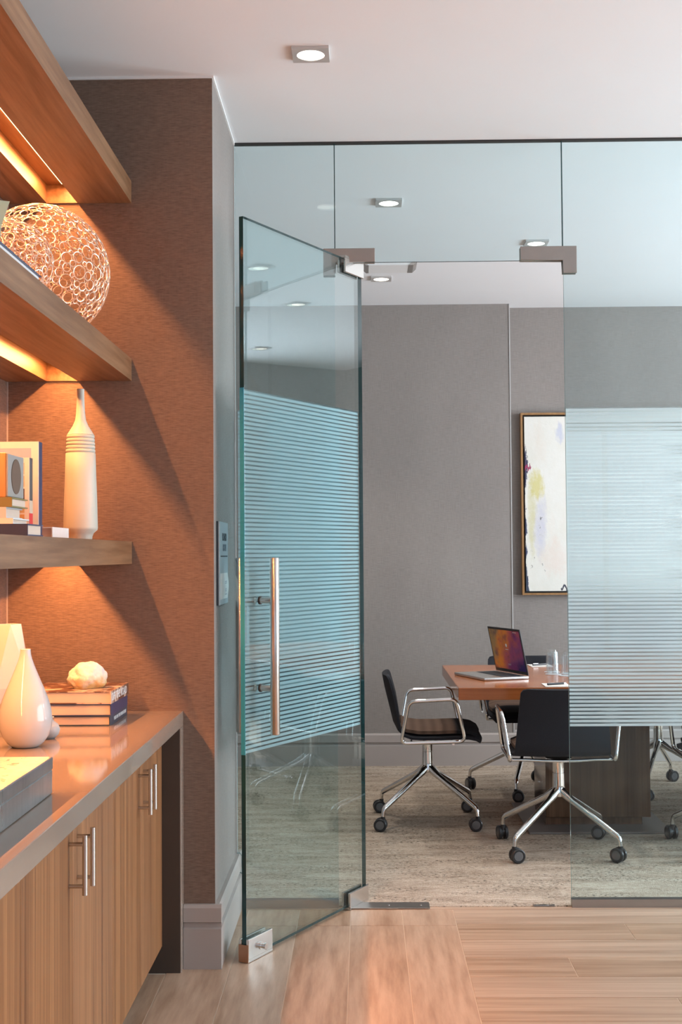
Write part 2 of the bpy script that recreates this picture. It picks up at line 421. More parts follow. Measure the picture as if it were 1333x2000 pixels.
# joint gaskets
def gasket(x, z0, z1, par): mk('silicone_joint', BX(x-0.0018, x+0.0018, -0.0062, 0.0062, z0, z1), 'glass_edge', par, smooth=0)
gasket(XJ, ZT, H-0.006, w2); gasket(XR, ZT, H-0.006, w2)
# L-shaped patch fittings (front and rear plates)
def patch(poly, name, par):
    bm = BM(); prism(bm, poly, 1, -0.020, -0.007); prism(bm, poly, 1, 0.007, 0.020)
    bmesh.ops.bevel(bm, geom=[e for e in bm.edges], offset=0.0015, segments=1, affect='EDGES')
    mk(name, bm, 'steel_dark', par, smooth=0)
patch([(-0.146, 2.466), (-0.098, 2.466), (-0.098, 2.519), (0.058, 2.519), (0.058, 2.573), (-0.146, 2.573)], 'patch_fitting', w2)
patch([(0.629, 2.519), (0.796, 2.519), (0.796, 2.467), (0.850, 2.467), (0.850, 2.573), (0.629, 2.573)], 'patch_fitting', w2)

# --- swung-open glass door: local x runs from free edge (0) to hinge edge (DL); local y = away from viewer side
P0 = Vector((-0.408, -0.672)); P1 = Vector((-0.004, 0.092)); dv = P1-P0; DL = dv.length; ang = math.atan2(dv.y, dv.x)
door = bpy.data.objects.new('door_1', None); C.objects.link(door); door.location = (P0.x, P0.y, 0); door.rotation_euler = (0, 0, ang)
struct(door, 'open frameless glass door with striped frosted band and pull handles')
ZD0, ZD1 = 0.012, 2.530
bm = pane_bm(0, DL, -GD, GD, ZD0, ZD1)
mk('pane', bm, ['glass_door', 'glass_edge'], door, smooth=0)
mk('frosted_film', film_bm(0.001, DL-0.004, GD+0.001), ['film', 'film_light'], door, smooth=0)
mk('edge_glow_strip', BX(-0.0012, -0.0002, -GD, GD, ZF0, ZF1), 'edge_glow', door, smooth=0)  # strip painting the lit look of the glass edge over the film height
for s in (-1, 1):      # pull handle on each side; viewer side is local -y
    h = mk('pull_handle', tube(BM(), [(0.092, s*0.070, 0.755), (0.092, s*0.070, 0.758), (0.092, s*0.070, 1.357), (0.092, s*0.070, 1.360)], [0.0145, 0.0165, 0.0165, 0.0145], 20), 'steel', door)
    for z in (0.912, 1.213):
        mk('standoff', tube(BM(), [(0.092, s*0.0095, z), (0.092, s*0.066, z)], 0.0115, 16), 'steel', h)
        mk('standoff_ring', tube(BM(), [(0.092, s*0.0098, z), (0.092, s*0.015, z)], 0.0145, 16), 'black_plastic', h)
def doorpatch(name, x0, x1, z0, z1, th=0.019):
    bm = BM(); box(bm, x0, x1, -th, -GD-0.0005, z0, z1, 0.0015, seg=1); box(bm, x0, x1, GD+0.0015, th, z0, z1, 0.0015, seg=1)
    box(bm, x0, x1, -th+0.001, th-0.001, (z1 if z0 > 1 else z0-0.009), (z1+0.009 if z0 > 1 else z0))
    return mk(name, bm, 'steel', door, smooth=0)
doorpatch('top_patch', DL-0.150, DL+0.003, 2.474, 2.531)
doorpatch('bottom_patch', DL-0.150, DL+0.003, 0.011, 0.066)
lk = doorpatch('lock_patch', -0.003, 0.150, 0.011, 0.078)
mk('end_cap', BX(-0.006, -0.0032, -0.019, 0.019, 0.002, 0.060), plain('copper_end_cap', (0.42, 0.23, 0.14, 1), 0.35, 0.8), lk, smooth=0)
bm = BM(); tube(bm, [(0.075, -0.0192, 0.040), (0.075, -0.022, 0.040)], 0.013, 20); tube(bm, [(0.075, -0.022, 0.040), (0.075, -0.036, 0.040)], 0.0085, 16)
tube(bm, [(0.075, -0.036, 0.040), (0.075, -0.041, 0.040)], 0.011, 16)
mk('thumb_turn', bm, 'chrome', lk)
fp = mk('closer_plate', BX(-0.050, 0.250, -0.034, 0.052, 0.0032, 0.006, 0.001, seg=1), 'steel_dark', None, smooth=0)
tag(fp, 'dark metal floor closer plate set under the glass door hinge', 'floor plate')
for x in (0.09, 0.215): mk('screw', tube(BM(), [(x, 0.008, 0.006), (x, 0.008, 0.0068)], 0.005, 12), 'chrome', fp)
sp = mk('strike_plate', BX(0.652, 0.735, -0.006, 0.014, 0.0032, 0.0055, 0.0006, seg=1), 'steel_dark', None, smooth=0)
tag(sp, 'small dark metal strike plate in carpet edge by right glass panel', 'floor plate')
mk('keeper_slot', BX(0.675, 0.71, -0.002, 0.010, 0.0055, 0.0062), 'chrome', sp, smooth=0)

# ================================================================== CEILING FITTINGS
def downlight(x, y, label, power, group='square recessed downlights', col=(1.0, 0.90, 0.78), cone=80):
    t = thing('downlight', label, 'ceiling light', (x, y, H), 0, group)
    a = 0.060; bm = BM(); r = 0.045; n = 32; d = -0.010
    # square face plate with a round hole, plus its rim
    outer = []; inner = []
    for k in range(n):
        an = 2*PI*k/n+PI/4; c, s = math.cos(an), math.sin(an); q = a/max(abs(c), abs(s))
        outer.append(bm.verts.new((q*c, q*s, d))); inner.append(bm.verts.new((r*c, r*s, d)))
    for k in range(n):
        k2 = (k+1) % n; bm.faces.new((outer[k], outer[k2], inner[k2], inner[k]))
    top = [bm.verts.new((v.co.x, v.co.y, -0.0002)) for v in outer]
    for k in range(n): bm.faces.new((outer[k], outer[(k+1) % n], top[(k+1) % n], top[k]))
    mk('face_plate', bm, 'downlight_plate', t, smooth=0)
    mk('lens', lathe(BM(), [(0, -0.0075), (r+0.001, -0.0075), (r+0.001, -0.0015), (0, -0.0015)], 32), 'bulb', t)
    l = bpy.data.lights.new('downlight_lamp', 'SPOT'); l.energy = power; l.color = col; l.spot_size = math.radians(cone); l.spot_blend = 0.8; l.shadow_soft_size = 0.04
    o = bpy.data.objects.new('downlight_lamp', l); C.objects.link(o); o.parent = t; o.location = (0, 0, -0.03)
M['downlight_plate'] = plain('downlight_plate', (0.55, 0.53, 0.51, 1), 0.4, 0.3, 0.02)
LP, CP = 12, 56
downlight(-0.156, -0.911, 'square recessed ceiling downlight in front of the glass partition', LP)
downlight(0.134, 0.86, 'square recessed downlight seen through transom glass above doorway', CP)
downlight(0.924, 1.665, 'square recessed downlight just above the right corner fitting', CP)
downlight(0.123, 2.496, 'square recessed downlight nearest the far wall below the transom', CP)
for i, (x, y, w) in enumerate([(2.04, 0.79, 'above the near table side mirrored high in the door'), (2.83, 1.52, 'above the table middle mirrored in the door'), (4.50, 2.20, 'near the conference right wall mirrored low in the door')]):
    downlight(x, y, 'square recessed downlight '+w, CP)
for i, (x, y, w) in enumerate([(2.7, -1.9, 'added as unseen lobby fill right of the doorway'), (2.7, -3.9, 'added as unseen lobby fill beside the windows')]):
    downlight(x, y, 'square recessed downlight '+w, LP)  # unseen downlights added to help light the lobby
t = thing('air_diffuser', 'shallow white ceiling air diffuser below the transom edge', 'ceiling vent', (0.165, 2.18, H))
bm = BM(); a, b_, z0 = 0.150, 0.100, -0.018
prism(bm, [(-a, -0.0003), (-a+0.02, z0), (a-0.02, z0), (a, -0.0003)], 1, -b_, b_)
mk('housing', bm, 'white_trim', t, smooth=0)
mk('end_cap', prism(BM(), [(a-0.045, -0.019), (a-0.018, -0.019), (a+0.003, -0.0004), (a-0.026, -0.0004)], 1, -b_-0.001, b_+0.001), 'steel', t, smooth=0)
mk('end_cap', prism(BM(), [(-a+0.032, -0.019), (-a+0.018, -0.019), (-a-0.003, -0.0004), (-a+0.010, -0.0004)], 1, -b_-0.001, b_+0.001), 'steel', t, smooth=0)

# ================================================================== ALCOVE: SHELVES, COUNTER, CABINETS
SX0, SX1 = XB+0.001, -0.776; SY0, SY1 = -5.2, YP-0.002; TH = 0.075
SLx0, SLx1 = -1.062, -0.958
def shelf(z, label, lit):
    t = thing('floating_shelf', label, 'shelf', (0, 0, z), 0, 'thick walnut floating shelves')
    bm = BM(); e = 0.010
    box(bm, SLx1, SX1, SY0, SY1, -TH, 0); box(bm, SX0, SLx0, SY0, SY1, -TH, 0)
    box(bm, SLx0, SLx1, SY1-e, SY1, -TH, 0); box(bm, SLx0, SLx1, SY0, SY1-e, -0.014, 0)
    mk('board', bm, 'walnut', t, smooth=0)
    mk('led_strip', BX(SLx1-0.046, SLx1-0.034, SY0+0.05, SY1-e-0.03, -0.0195, -0.0145), 'led', t, smooth=0)
    L = SY1-SY0-0.1
    l = bpy.data.lights.new('shelf_led', 'AREA'); l.shape = 'RECTANGLE'; l.size = 0.012; l.size_y = L; l.energy = lit; l.color = (1.0, 0.36, 0.11)
    o = bpy.data.objects.new('shelf_led', l); C.objects.link(o); o.parent = t
    o.location = (SLx1-0.040, (SY0+SY1)/2-0.01, -0.022)
LED = 70
shelf(ZS['top'], 'topmost thick walnut floating shelf above the wire balls', LED)
shelf(ZS['mid'], 'middle walnut floating shelf carrying the wire balls', LED)
shelf(ZS['low'], 'lowest walnut floating shelf carrying books and tall ribbed vase', LED)

CX = -0.605; CZ = 0.850; CT = 0.050
ct = thing('worktop', 'long glossy taupe worktop with waterfall end panel', 'worktop', (0, 0, 0))
mk('slab', BX(XB+0.001, CX, -5.2, YP-0.001, CZ-CT, CZ, 0.0015, seg=1), 'counter', ct, smooth=0)
mk('waterfall_panel', BX(XB+0.001, CX, YP-0.056, YP-0.001, 0.0, CZ-CT-0.0003, 0.001, seg=1), 'counter', ct, smooth=0)
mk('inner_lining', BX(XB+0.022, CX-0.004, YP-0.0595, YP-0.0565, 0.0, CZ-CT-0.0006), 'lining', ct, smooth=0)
dx = -0.668
def cabinet(y_far, y_mid, y_near, label):
    t = thing('base_cabinet', label, 'cabinet', (0, 0, 0), 0, 'wood veneer base cabinets under the worktop')
    mk('body', BX(XB+0.02, dx-0.022, y_near+0.001, y_far-0.001, 0.085, CZ-CT-0.001), 'cabinet', t, smooth=0)
    mk('toe_kick', BX(XB+0.02, dx-0.10, y_near+0.001, y_far-0.001, 0.0, 0.0845), 'dark', t, smooth=0)
    for a, b, hy in ((y_near, y_mid, y_mid-0.042), (y_mid, y_far, y_mid+0.042)):
        d = mk('door', BX(dx-0.020, dx, a+0.0012, b-0.0012, 0.088, CZ-CT-0.004, 0.001, seg=1), 'cabinet', t, smooth=0)
        hb = BM(); hx = dx+0.036
        tube(hb, [(hx, hy, 0.606), (hx, hy, 0.740)], 0.006, 14)
        for z in (0.626, 0.720): tube(hb, [(dx+0.0002, hy, z), (hx, hy, z)], 0.0048, 10)
        mk('handle', hb, 'steel', d)
cabinet(-0.781, -1.181, -1.611, 'veneered base cabinet with bar handles next to the waterfall panel')
cabinet(-1.611, -2.075, -2.523, 'veneered base cabinet with bar handles below the silver box')
cabinet(-2.523, -2.985, -3.45, 'veneered base cabinet cut by the left edge of the photo')

# ------------------------------------------------------------------ things on the worktop
def vase(name, label, prof, mat, loc, seg=48, cat='vase'):
    o = mk(name, lathe(BM(), prof, seg), mat, None, loc, smooth=60); return tag(o, label, cat)
M['white_glaze'] = plain('white_glossy_glaze', (0.45, 0.455, 0.46, 1), 0.08, 0, 0.01)
M['white_matte'] = plain('white_matte_ceramic', (0.37, 0.375, 0.38, 1), 0.5, 0, 0.02)
prof = [(0, 0.004), (0.030, 0.0), (0.038, 0.002)]
for r, z in [(0.050, 0.012), (0.062, 0.030), (0.0705, 0.055), (0.0725, 0.075), (0.070, 0.100), (0.062, 0.130), (0.050, 0.160), (0.038, 0.188), (0.027, 0.215), (0.0185, 0.238), (0.0150, 0.252), (0.0140, 0.262), (0.0142, 0.266)]: prof.append((r, z))
prof += [(0.0125, 0.267), (0.011, 0.262), (0.013, 0.235), (0, 0.20)]
vase('teardrop_vase', 'glossy white teardrop vase with narrow neck on the worktop', prof, 'white_glaze', (-0.926, -1.515, CZ))
vase('bud_vase', 'tiny white bud vase half hidden behind the teardrop vase', [(0, 0), (0.018, 0), (0.030, 0.012), (0.034, 0.026), (0.029, 0.040), (0.017, 0.050), (0.013, 0.056), (0.017, 0.062), (0.013, 0.063), (0.009, 0.05), (0, 0.045)], 'white_matte', (-0.902, -1.36, CZ))
# faceted vase
def faceted(name, label, loc):
    bm = BM(); lv = [(0.055, 0, 0), (0.085, 0.14, 0.5), (0.040, 0.322, 0.0)]; n = 5; rings = []
    for r, z, tw in lv: rings.append([bm.verts.new((r*math.cos(2*PI*(k+tw)/n+0.2), r*math.sin(2*PI*(k+tw)/n+0.2), z)) for k in range(n)])
    for a, b, tw in ((rings[0], rings[1], 1), (rings[1], rings[2], 0)):
        for k in range(n):
            k2 = (k+1) % n
            if tw: bm.faces.new((a[k], a[k2], b[k])); bm.faces.new((a[k2], b[k2], b[k]))
            else: bm.faces.new((a[k], b[k2], b[k])); bm.faces.new((a[k], a[k2], b[k2]))
    bm.faces.new(rings[0][::-1])
    inn = [bm.verts.new((v.co.x*0.8, v.co.y*0.8, 0.322)) for v in rings[2]]; low = [bm.verts.new((v.co.x*0.8, v.co.y*0.8, 0.26)) for v in rings[2]]
    for k in range(n):
        k2 = (k+1) % n; bm.faces.new((rings[2][k], rings[2][k2], inn[k2], inn[k])); bm.faces.new((inn[k], inn[k2], low[k2], low[k]))
    bm.faces.new(low)
    return tag(mk(name, bm, 'white_matte', None, loc, smooth=0), label, 'vase')
faceted('faceted_vase', 'tall pale faceted ceramic vase behind the teardrop vase', (-1.045, -1.27, CZ))

def spine_text(): pass
def book(label, w, d, h, cover, loc, rotz=0.0, group='stacked books', spine='x+', pages=(0.66, 0.52, 0.42, 1), extras=None, name='book'):
    """book lying flat: w along x, d along y; spine on the +x side, loc = centre of its base"""
    t = thing(name, label, 'book', loc, rotz, group)
    c = 0.003; bm = BM()
    if spine == 'x+':
        box(bm, -w/2, w/2, -d/2, d/2, 0, c); box(bm, -w/2, w/2, -d/2, d/2, h-c, h); box(bm, w/2-c, w/2, -d/2, d/2, c, h-c)
        pg = BX(-w/2+0.006, w/2-c-0.0003, -d/2+0.005, d/2-0.005, c+0.0002, h-c-0.0002)
    elif spine == 'y-':
        box(bm, -w/2, w/2, -d/2, d/2, 0, c); box(bm, -w/2, w/2, -d/2, d/2, h-c, h); box(bm, -w/2, w/2, -d/2, -d/2+c, c, h-c)
        pg = BX(-w/2+0.005, w/2-0.005, -d/2+c+0.0003, d/2-0.006, c+0.0002, h-c-0.0002)
    else:
        box(bm, -w/2, w/2, -d/2, d/2, 0, c); box(bm, -w/2, w/2, -d/2, d/2, h-c, h); box(bm, -w/2, -w/2+c, -d/2, d/2, c, h-c)
        pg = BX(-w/2+c+0.0003, w/2-0.005, -d/2+0.005, d/2-0.005, c+0.0002, h-c-0.0002)
    mk('cover', bm, cover, t, smooth=0); mk('pages', pg, pagemat(pages), t, smooth=0)
    return t
_pm = {}
def pagemat(col):
    if col not in _pm:
        b = N('page_edges'); v = b.coord((2, 2, 900)); n = b.noise(v, 1, 1)
        _pm[col] = b.bsdf(b.mix(n, tuple(c*0.86 for c in col[:3])+(1,), col), 0.8)
    return _pm[col]
def coverprint(name, base, ink, scale=18):
    b = N(name); n = b.noise(b.coord(), scale, 3, 0.6); f = b.math('MULTIPLY', b.math('SUBTRACT', n, 0.5), 12, True)
    f = b.math('MAXIMUM', f, 0.0, True); return b.bsdf(b.mix(f, base, ink), 0.3)
M['cover_print'] = coverprint('brown_photo_cover', (0.10, 0.045, 0.028, 1), (0.58, 0.42, 0.33, 1))
M['cover_navy'] = plain('navy_book_cover', (0.022, 0.038, 0.10, 1), 0.35)
M['cover_blue'] = plain('slate_blue_book_cover', (0.030, 0.055, 0.085, 1), 0.35)
M['ink_white'] = plain('white_ink', (0.75, 0.75, 0.75, 1), 0.6)
M['ink_grey'] = plain('grey_ink', (0.35, 0.38, 0.42, 1), 0.6)
M['ink_grey_blue'] = plain('blue_grey_ink', (0.12, 0.15, 0.18, 1), 0.6)
M['ink_dark'] = plain('dark_ink', (0.03, 0.04, 0.05, 1), 0.6)
RX = Matrix(((0, 0, 1, 0), (1, 0, 0, 0), (0, 1, 0, 0), (0, 0, 0, 1)))     # text on a face looking towards +X
RY = Matrix(((1, 0, 0, 0), (0, 0, -1, 0), (0, 1, 0, 0), (0, 0, 0, 1)))    # text on a face looking towards -Y
def at(mx, x, y, z): r = mx.copy(); r.translation = Vector((x, y, z)); return r
bx, by = -0.908, -0.952
z = CZ+0.0003
b3 = book('thin slate blue book lowest in the stack under the rock', 0.262, 0.285, 0.030, 'cover_blue', (bx, by, z), 0.0)
lettering('spine_title', 'HIGH ON THE MOUNTAINS', 0.016, 'ink_white', b3, at(RX, 0.131, 0.02, 0.0145))
z += 0.0303
b2 = book('thick navy book in the middle of the stack under the rock', 0.268, 0.290, 0.036, 'cover_navy', (bx-0.001, by-0.002, z), 0.01)
z += 0.0363
b1 = book('brown picture-covered book with white spine lettering under the rock', 0.272, 0.275, 0.038, 'cover_print', (bx, by-0.004, z), -0.012)
lettering('spine_title', 'OFF THE ROAD', 0.034, 'ink_white', b1, at(RX, 0.136, -0.012, 0.0185))
z += 0.0383
# rock
bm = BM(); bmesh.ops.create_icosphere(bm, subdivisions=5, radius=1.0)
from mathutils import noise as mn
for v in bm.verts:
    d = v.co.copy(); n = mn.noise(d*1.6+Vector((3, 1, 7)))*0.20+mn.noise(d*4+Vector((9, 2, 1)))*0.055+mn.noise(d*11)*0.02
    q = d*(1+n); v.co = Vector((q.x*0.060, q.y*0.048, max(q.z, -0.62)*0.050))
zm = min(v.co.z for v in bm.verts)
for v in bm.verts: v.co.z -= zm
def rockmat():
    b = N('quartz_rock'); v = b.coord(); n = b.noise(v, 22, 4, 0.6); n2 = b.noise(v, 60, 3)
    sx = b.n('ShaderNodeSeparateXYZ'); b.l(v, sx.inputs[0])
    f = b.math('SUBTRACT', b.math('ADD', n, 0.12), b.math('MULTIPLY', sx.outputs[2], 7.0))
    col = b.ramp(f, [(0.30, (0.62, 0.60, 0.56, 1)), (0.62, (0.52, 0.36, 0.15, 1))])
    return b.bsdf(col, 0.55, 0, b.bump(n2, 0.6, 0.004), 0.4, **{'Subsurface Weight': 0.15})
M['rock'] = rockmat()
tag(mk('quartz_rock', bm, 'rock', None, (-0.868, -0.985, z+0.0005), 0.3, smooth=30), 'rough cream quartz rock resting on the book stack', 'rock')
# silver box
def leafmat():
    b = N('silver_leaf'); n = b.noise(b.coord((30, 30, 3)), 1.0, 5, 0.65); n2 = b.noise(b.coord((4, 4, 10)), 1.5, 3, 0.6)
    col = b.mix(n2, (0.24, 0.235, 0.225, 1), (0.50, 0.53, 0.55, 1))
    return b.bsdf(b.mix(b.math('MULTIPLY', n, 0.5), col, (0.13, 0.15, 0.165, 1)), b.math('ADD', b.math('MULTIPLY', n, 0.3), 0.16), 0.85, b.bump(n, 0.3, 0.002))
M['leaf'] = leafmat()
t = thing('keepsake_box', 'low silver leaf box in front of the teardrop vase', 'box', (-0.80, -2.56, CZ+0.0004))
mk('body', BX(-0.116, 0.116, -0.355, 0.355, 0, 0.052, 0.002, seg=1), 'leaf', t, smooth=0)
mk('lid', BX(-0.117, 0.117, -0.356, 0.356, 0.0525, 0.080, 0.002, seg=1), 'leaf', t, smooth=0)

# ------------------------------------------------------------------ things on the low shelf
zl = ZS['low']+0.0004
prof = [(0, 0), (0.035, 0), (0.036, 0.012), (0.040, 0.022), (0.0515, 0.032), (0.0525, 0.040), (0.0505, 0.12), (0.0475, 0.20), (0.0455, 0.268)]
zz = 0.270
for k in range(5):
    r = 0.0445-0.0006*k; prof += [(r-0.0022, zz), (r+0.0004, zz+0.002), (r+0.0004, zz+0.009), (r-0.0022, zz+0.0105)]; zz += 0.0110
prof += [(0.0415, zz), (0.034, zz+0.012), (0.024, zz+0.028), (0.0165, zz+0.046), (0.0135, zz+0.068), (0.0118, zz+0.105), (0.0112, zz+0.142), (0.0092, zz+0.143), (0.0092, zz+0.09), (0, zz+0.08)]
M['cream_glaze'] = plain('cream_matte_glaze', (0.48, 0.475, 0.41, 1), 0.45, 0, 0.02)
vase('bottle_vase', 'tall cream bottle vase with ribbed shoulder on the lowest shelf', prof, 'cream_glaze', (-0.868, -1.09, zl))
# flat white book with blue box
M['cover_white'] = plain('white_book_cover', (0.70, 0.69, 0.66, 1), 0.5)
M['cover_olive'] = plain('olive_book_cover', (0.20, 0.17, 0.055, 1), 0.45)
M['cover_pale'] = plain('pale_blue_book_cover', (0.50, 0.53, 0.56, 1), 0.45)
M['cover_red'] = plain('red_book_cover', (0.60, 0.02, 0.015, 1), 0.4)
book('white book lying flat beside the tall ribbed vase', 0.165, 0.20, 0.034, 'cover_white', (-0.955, -1.33, zl), 0, 'books on the lowest shelf')
t = thing('trinket_box', 'small dark navy trinket with blue disc on the flat white book', 'trinket', (-0.985, -1.35, zl+0.0346))
mk('body', BX(-0.055, 0.055, -0.02, 0.02, 0, 0.036, 0.004), 'cover_navy', t)
mk('front_disc', tube(BM(), [(-0.005, -0.0202, 0.017), (-0.005, -0.030, 0.017)], 0.014, 20), plain('blue_lens_ring', (0.05, 0.09, 0.28, 1), 0.3), t)
mk('top_knob', tube(BM(), [(0.035, 0, 0.0362), (0.035, 0, 0.040)], 0.006, 12), 'steel', t)
# upright books
def upright(label, w, th, h, front, side, loc, name='book'):
    t = thing(name, label, 'book', loc, 0, 'upright books on the lowest shelf'); c = 0.003
    mk('front_cover', BX(-w/2, w/2, -th/2, -th/2+c, 0, h), front, t, smooth=0)
    mk('back_cover', BX(-w/2, w/2, th/2-c, th/2, 0, h), side, t, smooth=0)
    mk('spine', BX(w/2-c, w/2, -th/2+c, th/2-c, 0, h), side, t, smooth=0)
    mk('pages', BX(-w/2+0.004, w/2-c-0.0003, -th/2+c+0.0003, th/2-c-0.0003, 0.003, h-0.004), pagemat((0.66, 0.6, 0.52, 1)), t, smooth=0)
    return t
M['lavender'] = plain('lavender_print', (0.50, 0.43, 0.56, 1), 0.4)
ub = upright('tall upright white book with lavender cover print and navy spine', 0.24, 0.040, 0.262, 'cover_white', 'cover_navy', (-0.994, -1.56, zl))
mk('cover_print', BX(-0.118, 0.100, -0.0207, -0.0201, 0.09, 0.244), 'lavender', ub, smooth=0)
mk('cover_print', BX(0.062, 0.100, -0.0207, -0.0201, 0.0, 0.0895), plain('charcoal_print', (0.06, 0.055, 0.05, 1), 0.4), ub, smooth=0)
ub2 = upright('shorter upright book with stamp-like picture cover and red spine foot', 0.20, 0.034, 0.205, 'cover_white', plain('grey_book_spine', (0.07, 0.065, 0.06, 1), 0.4), (-0.953, -1.74, zl))
mk('spine_foot', BX(0.1001, 0.1006, -0.0169, 0.0169, 0.0, 0.062), 'cover_red', ub2, smooth=0)
mk('spine_band', BX(0.1001, 0.1006, -0.0169, 0.0169, 0.0622, 0.095), plain('beige_band', (0.55, 0.42, 0.30, 1), 0.5), ub2, smooth=0)
for k, c in enumerate([(0.55, 0.32, 0.12, 1), (0.50, 0.36, 0.18, 1), (0.05, 0.025, 0.012, 1), (0.52, 0.43, 0.30, 1), (0.58, 0.50, 0.42, 1)]):
    mk('stamp_print', BX(0.052, 0.088, -0.0177, -0.0171, 0.030+0.033*k, 0.059+0.033*k), plain('stamp_print', c, 0.5, 0, 0.25, 60), ub2, smooth=0)
# stack of four books with a radio on top
sx, sy = -0.886, -1.963
z = zl
sb = book('thick navy book at the bottom of the shelf stack', 0.185, 0.145, 0.028, 'cover_navy', (sx+0.01, sy, z), 0, 'books on the lowest shelf', 'y-')
lettering('spine_title', 'architecture', 0.012, 'ink_grey', sb, at(RY, -0.01, -0.0726, 0.014)); z += 0.0283
s2 = book('slim white book with red spine mark in the shelf stack', 0.160, 0.145, 0.0135, 'cover_white', (sx-0.012, sy, z), 0, 'books on the lowest shelf', 'y-')
mk('spine_mark', BX(0.005, 0.016, -0.0731, -0.0726, 0.001, 0.0125), 'cover_red', s2, smooth=0); z += 0.0138
s3 = book('pale blue book below the olive book in the shelf stack', 0.135, 0.142, 0.0255, 'cover_pale', (sx-0.016, sy, z), 0, 'books on the lowest shelf', 'y-'); z += 0.0258
s4 = book('small olive green book on top of the shelf stack', 0.150, 0.142, 0.0225, 'cover_olive', (sx-0.010, sy, z), 0, 'books on the lowest shelf', 'y-'); z += 0.0228
mk('spine_label', BX(-0.06, 0.03, -0.0716, -0.0711, 0.002, 0.0205), 'cover_pale', s4, smooth=0)
t = thing('wooden_radio', 'small orange wooden radio with grey face and round speaker', 'radio', (sx+0.005, sy, z), 0)
M['radio_wood'] = woodmat('orange_radio_wood', (0.50, 0.20, 0.05, 1), (0.68, 0.30, 0.09, 1), 2, 0.4, 60, 0.1)
mk('case', BX(-0.060, 0.045, -0.070, 0.070, 0, 0.105, 0.003), 'radio_wood', t)
fpn = mk('face', BX(0.0452, 0.0500, -0.069, 0.069, 0.002, 0.103, 0.001, seg=1), plain('grey_radio_face', (0.28, 0.27, 0.25, 1), 0.5), t, smooth=0)
mk('speaker_grille', tube(BM(), [(0.0500, 0.0, 0.052), (0.0512, 0.0, 0.052)], 0.042, 32), plain('brown_speaker_cloth', (0.13, 0.085, 0.06, 1), 0.9), fpn)

# ------------------------------------------------------------------ things on the middle shelf
zmid = ZS['mid']+0.0004
def ring_pts(R, sizes, n_try, seed):
    rnd = random.Random(seed); out = []
    for r, tries in zip(sizes, n_try):
        for _ in range(tries):
            zc = rnd.uniform(-1, 1); ph = rnd.uniform(0, 2*PI); q = math.sqrt(1-zc*zc); d = Vector((q*math.cos(ph), q*math.sin(ph), zc))
            ok = True
            for d2, r2 in out:
                if (d-d2).length*R < (r+r2)*0.93: ok = False; break
            if ok: out.append((d, r))
    return out
def torus_bm(bm, r, t, mx, ms=14, ns=5):
    pts = [mx @ Vector((r*math.cos(2*PI*k/ms), r*math.sin(2*PI*k/ms), 0)) for k in range(ms)]
    tube(bm, pts, t, ns, closed=True)
M['wire'] = plain('champagne_wire', (0.80, 0.66, 0.54, 1), 0.32, 0.75, 0.03)
def ring_ball(label, R, loc, sizes, tries, thick, seed, single):
    rings = ring_pts(R, sizes, tries, seed)
    if single:
        bm = BM()
        for d, r in rings:
            q = d.to_track_quat('Z', 'Y').to_matrix().to_4x4(); q.translation = d*math.sqrt(R*R-r*r); torus_bm(bm, r, thick, q)
        t = thing('wire_ball', label, 'decorative ball', loc, 0, 'openwork wire balls')
        o = mk('ring_lattice', bm, 'wire', t); o['kind'] = 'stuff'; return
    t = thing('wire_ball', label, 'decorative ball', loc, 0, 'openwork wire balls')
    mes = {}
    view = (Vector((0, -5.0, 1.37))-Vector(loc)).normalized()
    rings.sort(key=lambda a: -(a[0].dot(view)*0.5+a[1]*8))
    rest = BM()
    for i, (d, r) in enumerate(rings):
        q = d.to_track_quat('Z', 'Y').to_matrix().to_4x4(); q.translation = d*math.sqrt(R*R-r*r)
        if i < 300:
            if r not in mes:
                b = BM(); torus_bm(b, r, thick, Matrix.Identity(4)); o = mk('ring', b, 'wire', t); mes[r] = o.data
            else:
                o = bpy.data.objects.new('ring', mes[r]); C.objects.link(o); o.parent = t
            o.matrix_local = q
        else: torus_bm(rest, r, thick, q)
    o = mk('ring_lattice', rest, 'wire', t); o['kind'] = 'stuff'
RB = 0.2085
ring_ball('large openwork ball of welded champagne wire rings on middle shelf', RB, (-0.988, -1.10, zmid+RB+0.0015), [0.0205, 0.0165, 0.0128, 0.0098, 0.0072], [300, 1500, 5000, 9000, 12000], 0.0016, 3, False)
RS = 0.112
ring_ball('smaller openwork wire ring ball in front of the large one', RS, (-0.930, -1.66, zmid+RS+0.0015), [0.018, 0.0135, 0.010, 0.0075], [250, 1500, 4000, 6000], 0.0015, 5, True)
book('white-paged dark book lying at the front of the middle shelf', 0.20, 0.36, 0.021, 'cover_navy', (-0.885, -2.085, zmid), 0, 'books on the middle shelf', 'x-', (0.72, 0.72, 0.72, 1))
t = thing('square_planter', 'teal tapered square planter at left edge of the middle shelf', 'planter', (-0.915, -2.03, zmid+0.0216), 0.45)
bm = BM(); a, b_ = 0.030, 0.072
A = [bm.verts.new((x*a, y*a, 0)) for x, y in ((-1, -1), (1, -1), (1, 1), (-1, 1))]; Bv = [bm.verts.new((x*b_, y*b_, 0.142)) for x, y in ((-1, -1), (1, -1), (1, 1), (-1, 1))]
Cv = [bm.verts.new((v.co.x*0.86, v.co.y*0.86, 0.142)) for v in Bv]; Dv = [bm.verts.new((v.co.x*0.7, v.co.y*0.7, 0.03)) for v in Bv]
for a1, b1_ in ((A, Bv), (Bv, Cv), (Cv, Dv)):
    for k in range(4): bm.faces.new((a1[k], a1[(k+1) % 4], b1_[(k+1) % 4], b1_[k]))
bm.faces.new(A[::-1]); bm.faces.new(Dv)
mk('pot', bm, plain('teal_glaze', (0.30, 0.46, 0.40, 1), 0.35), t, smooth=0)
bm = BM(); bmesh.ops.create_uvsphere(bm, u_segments=24, v_segments=12, radius=1.0)
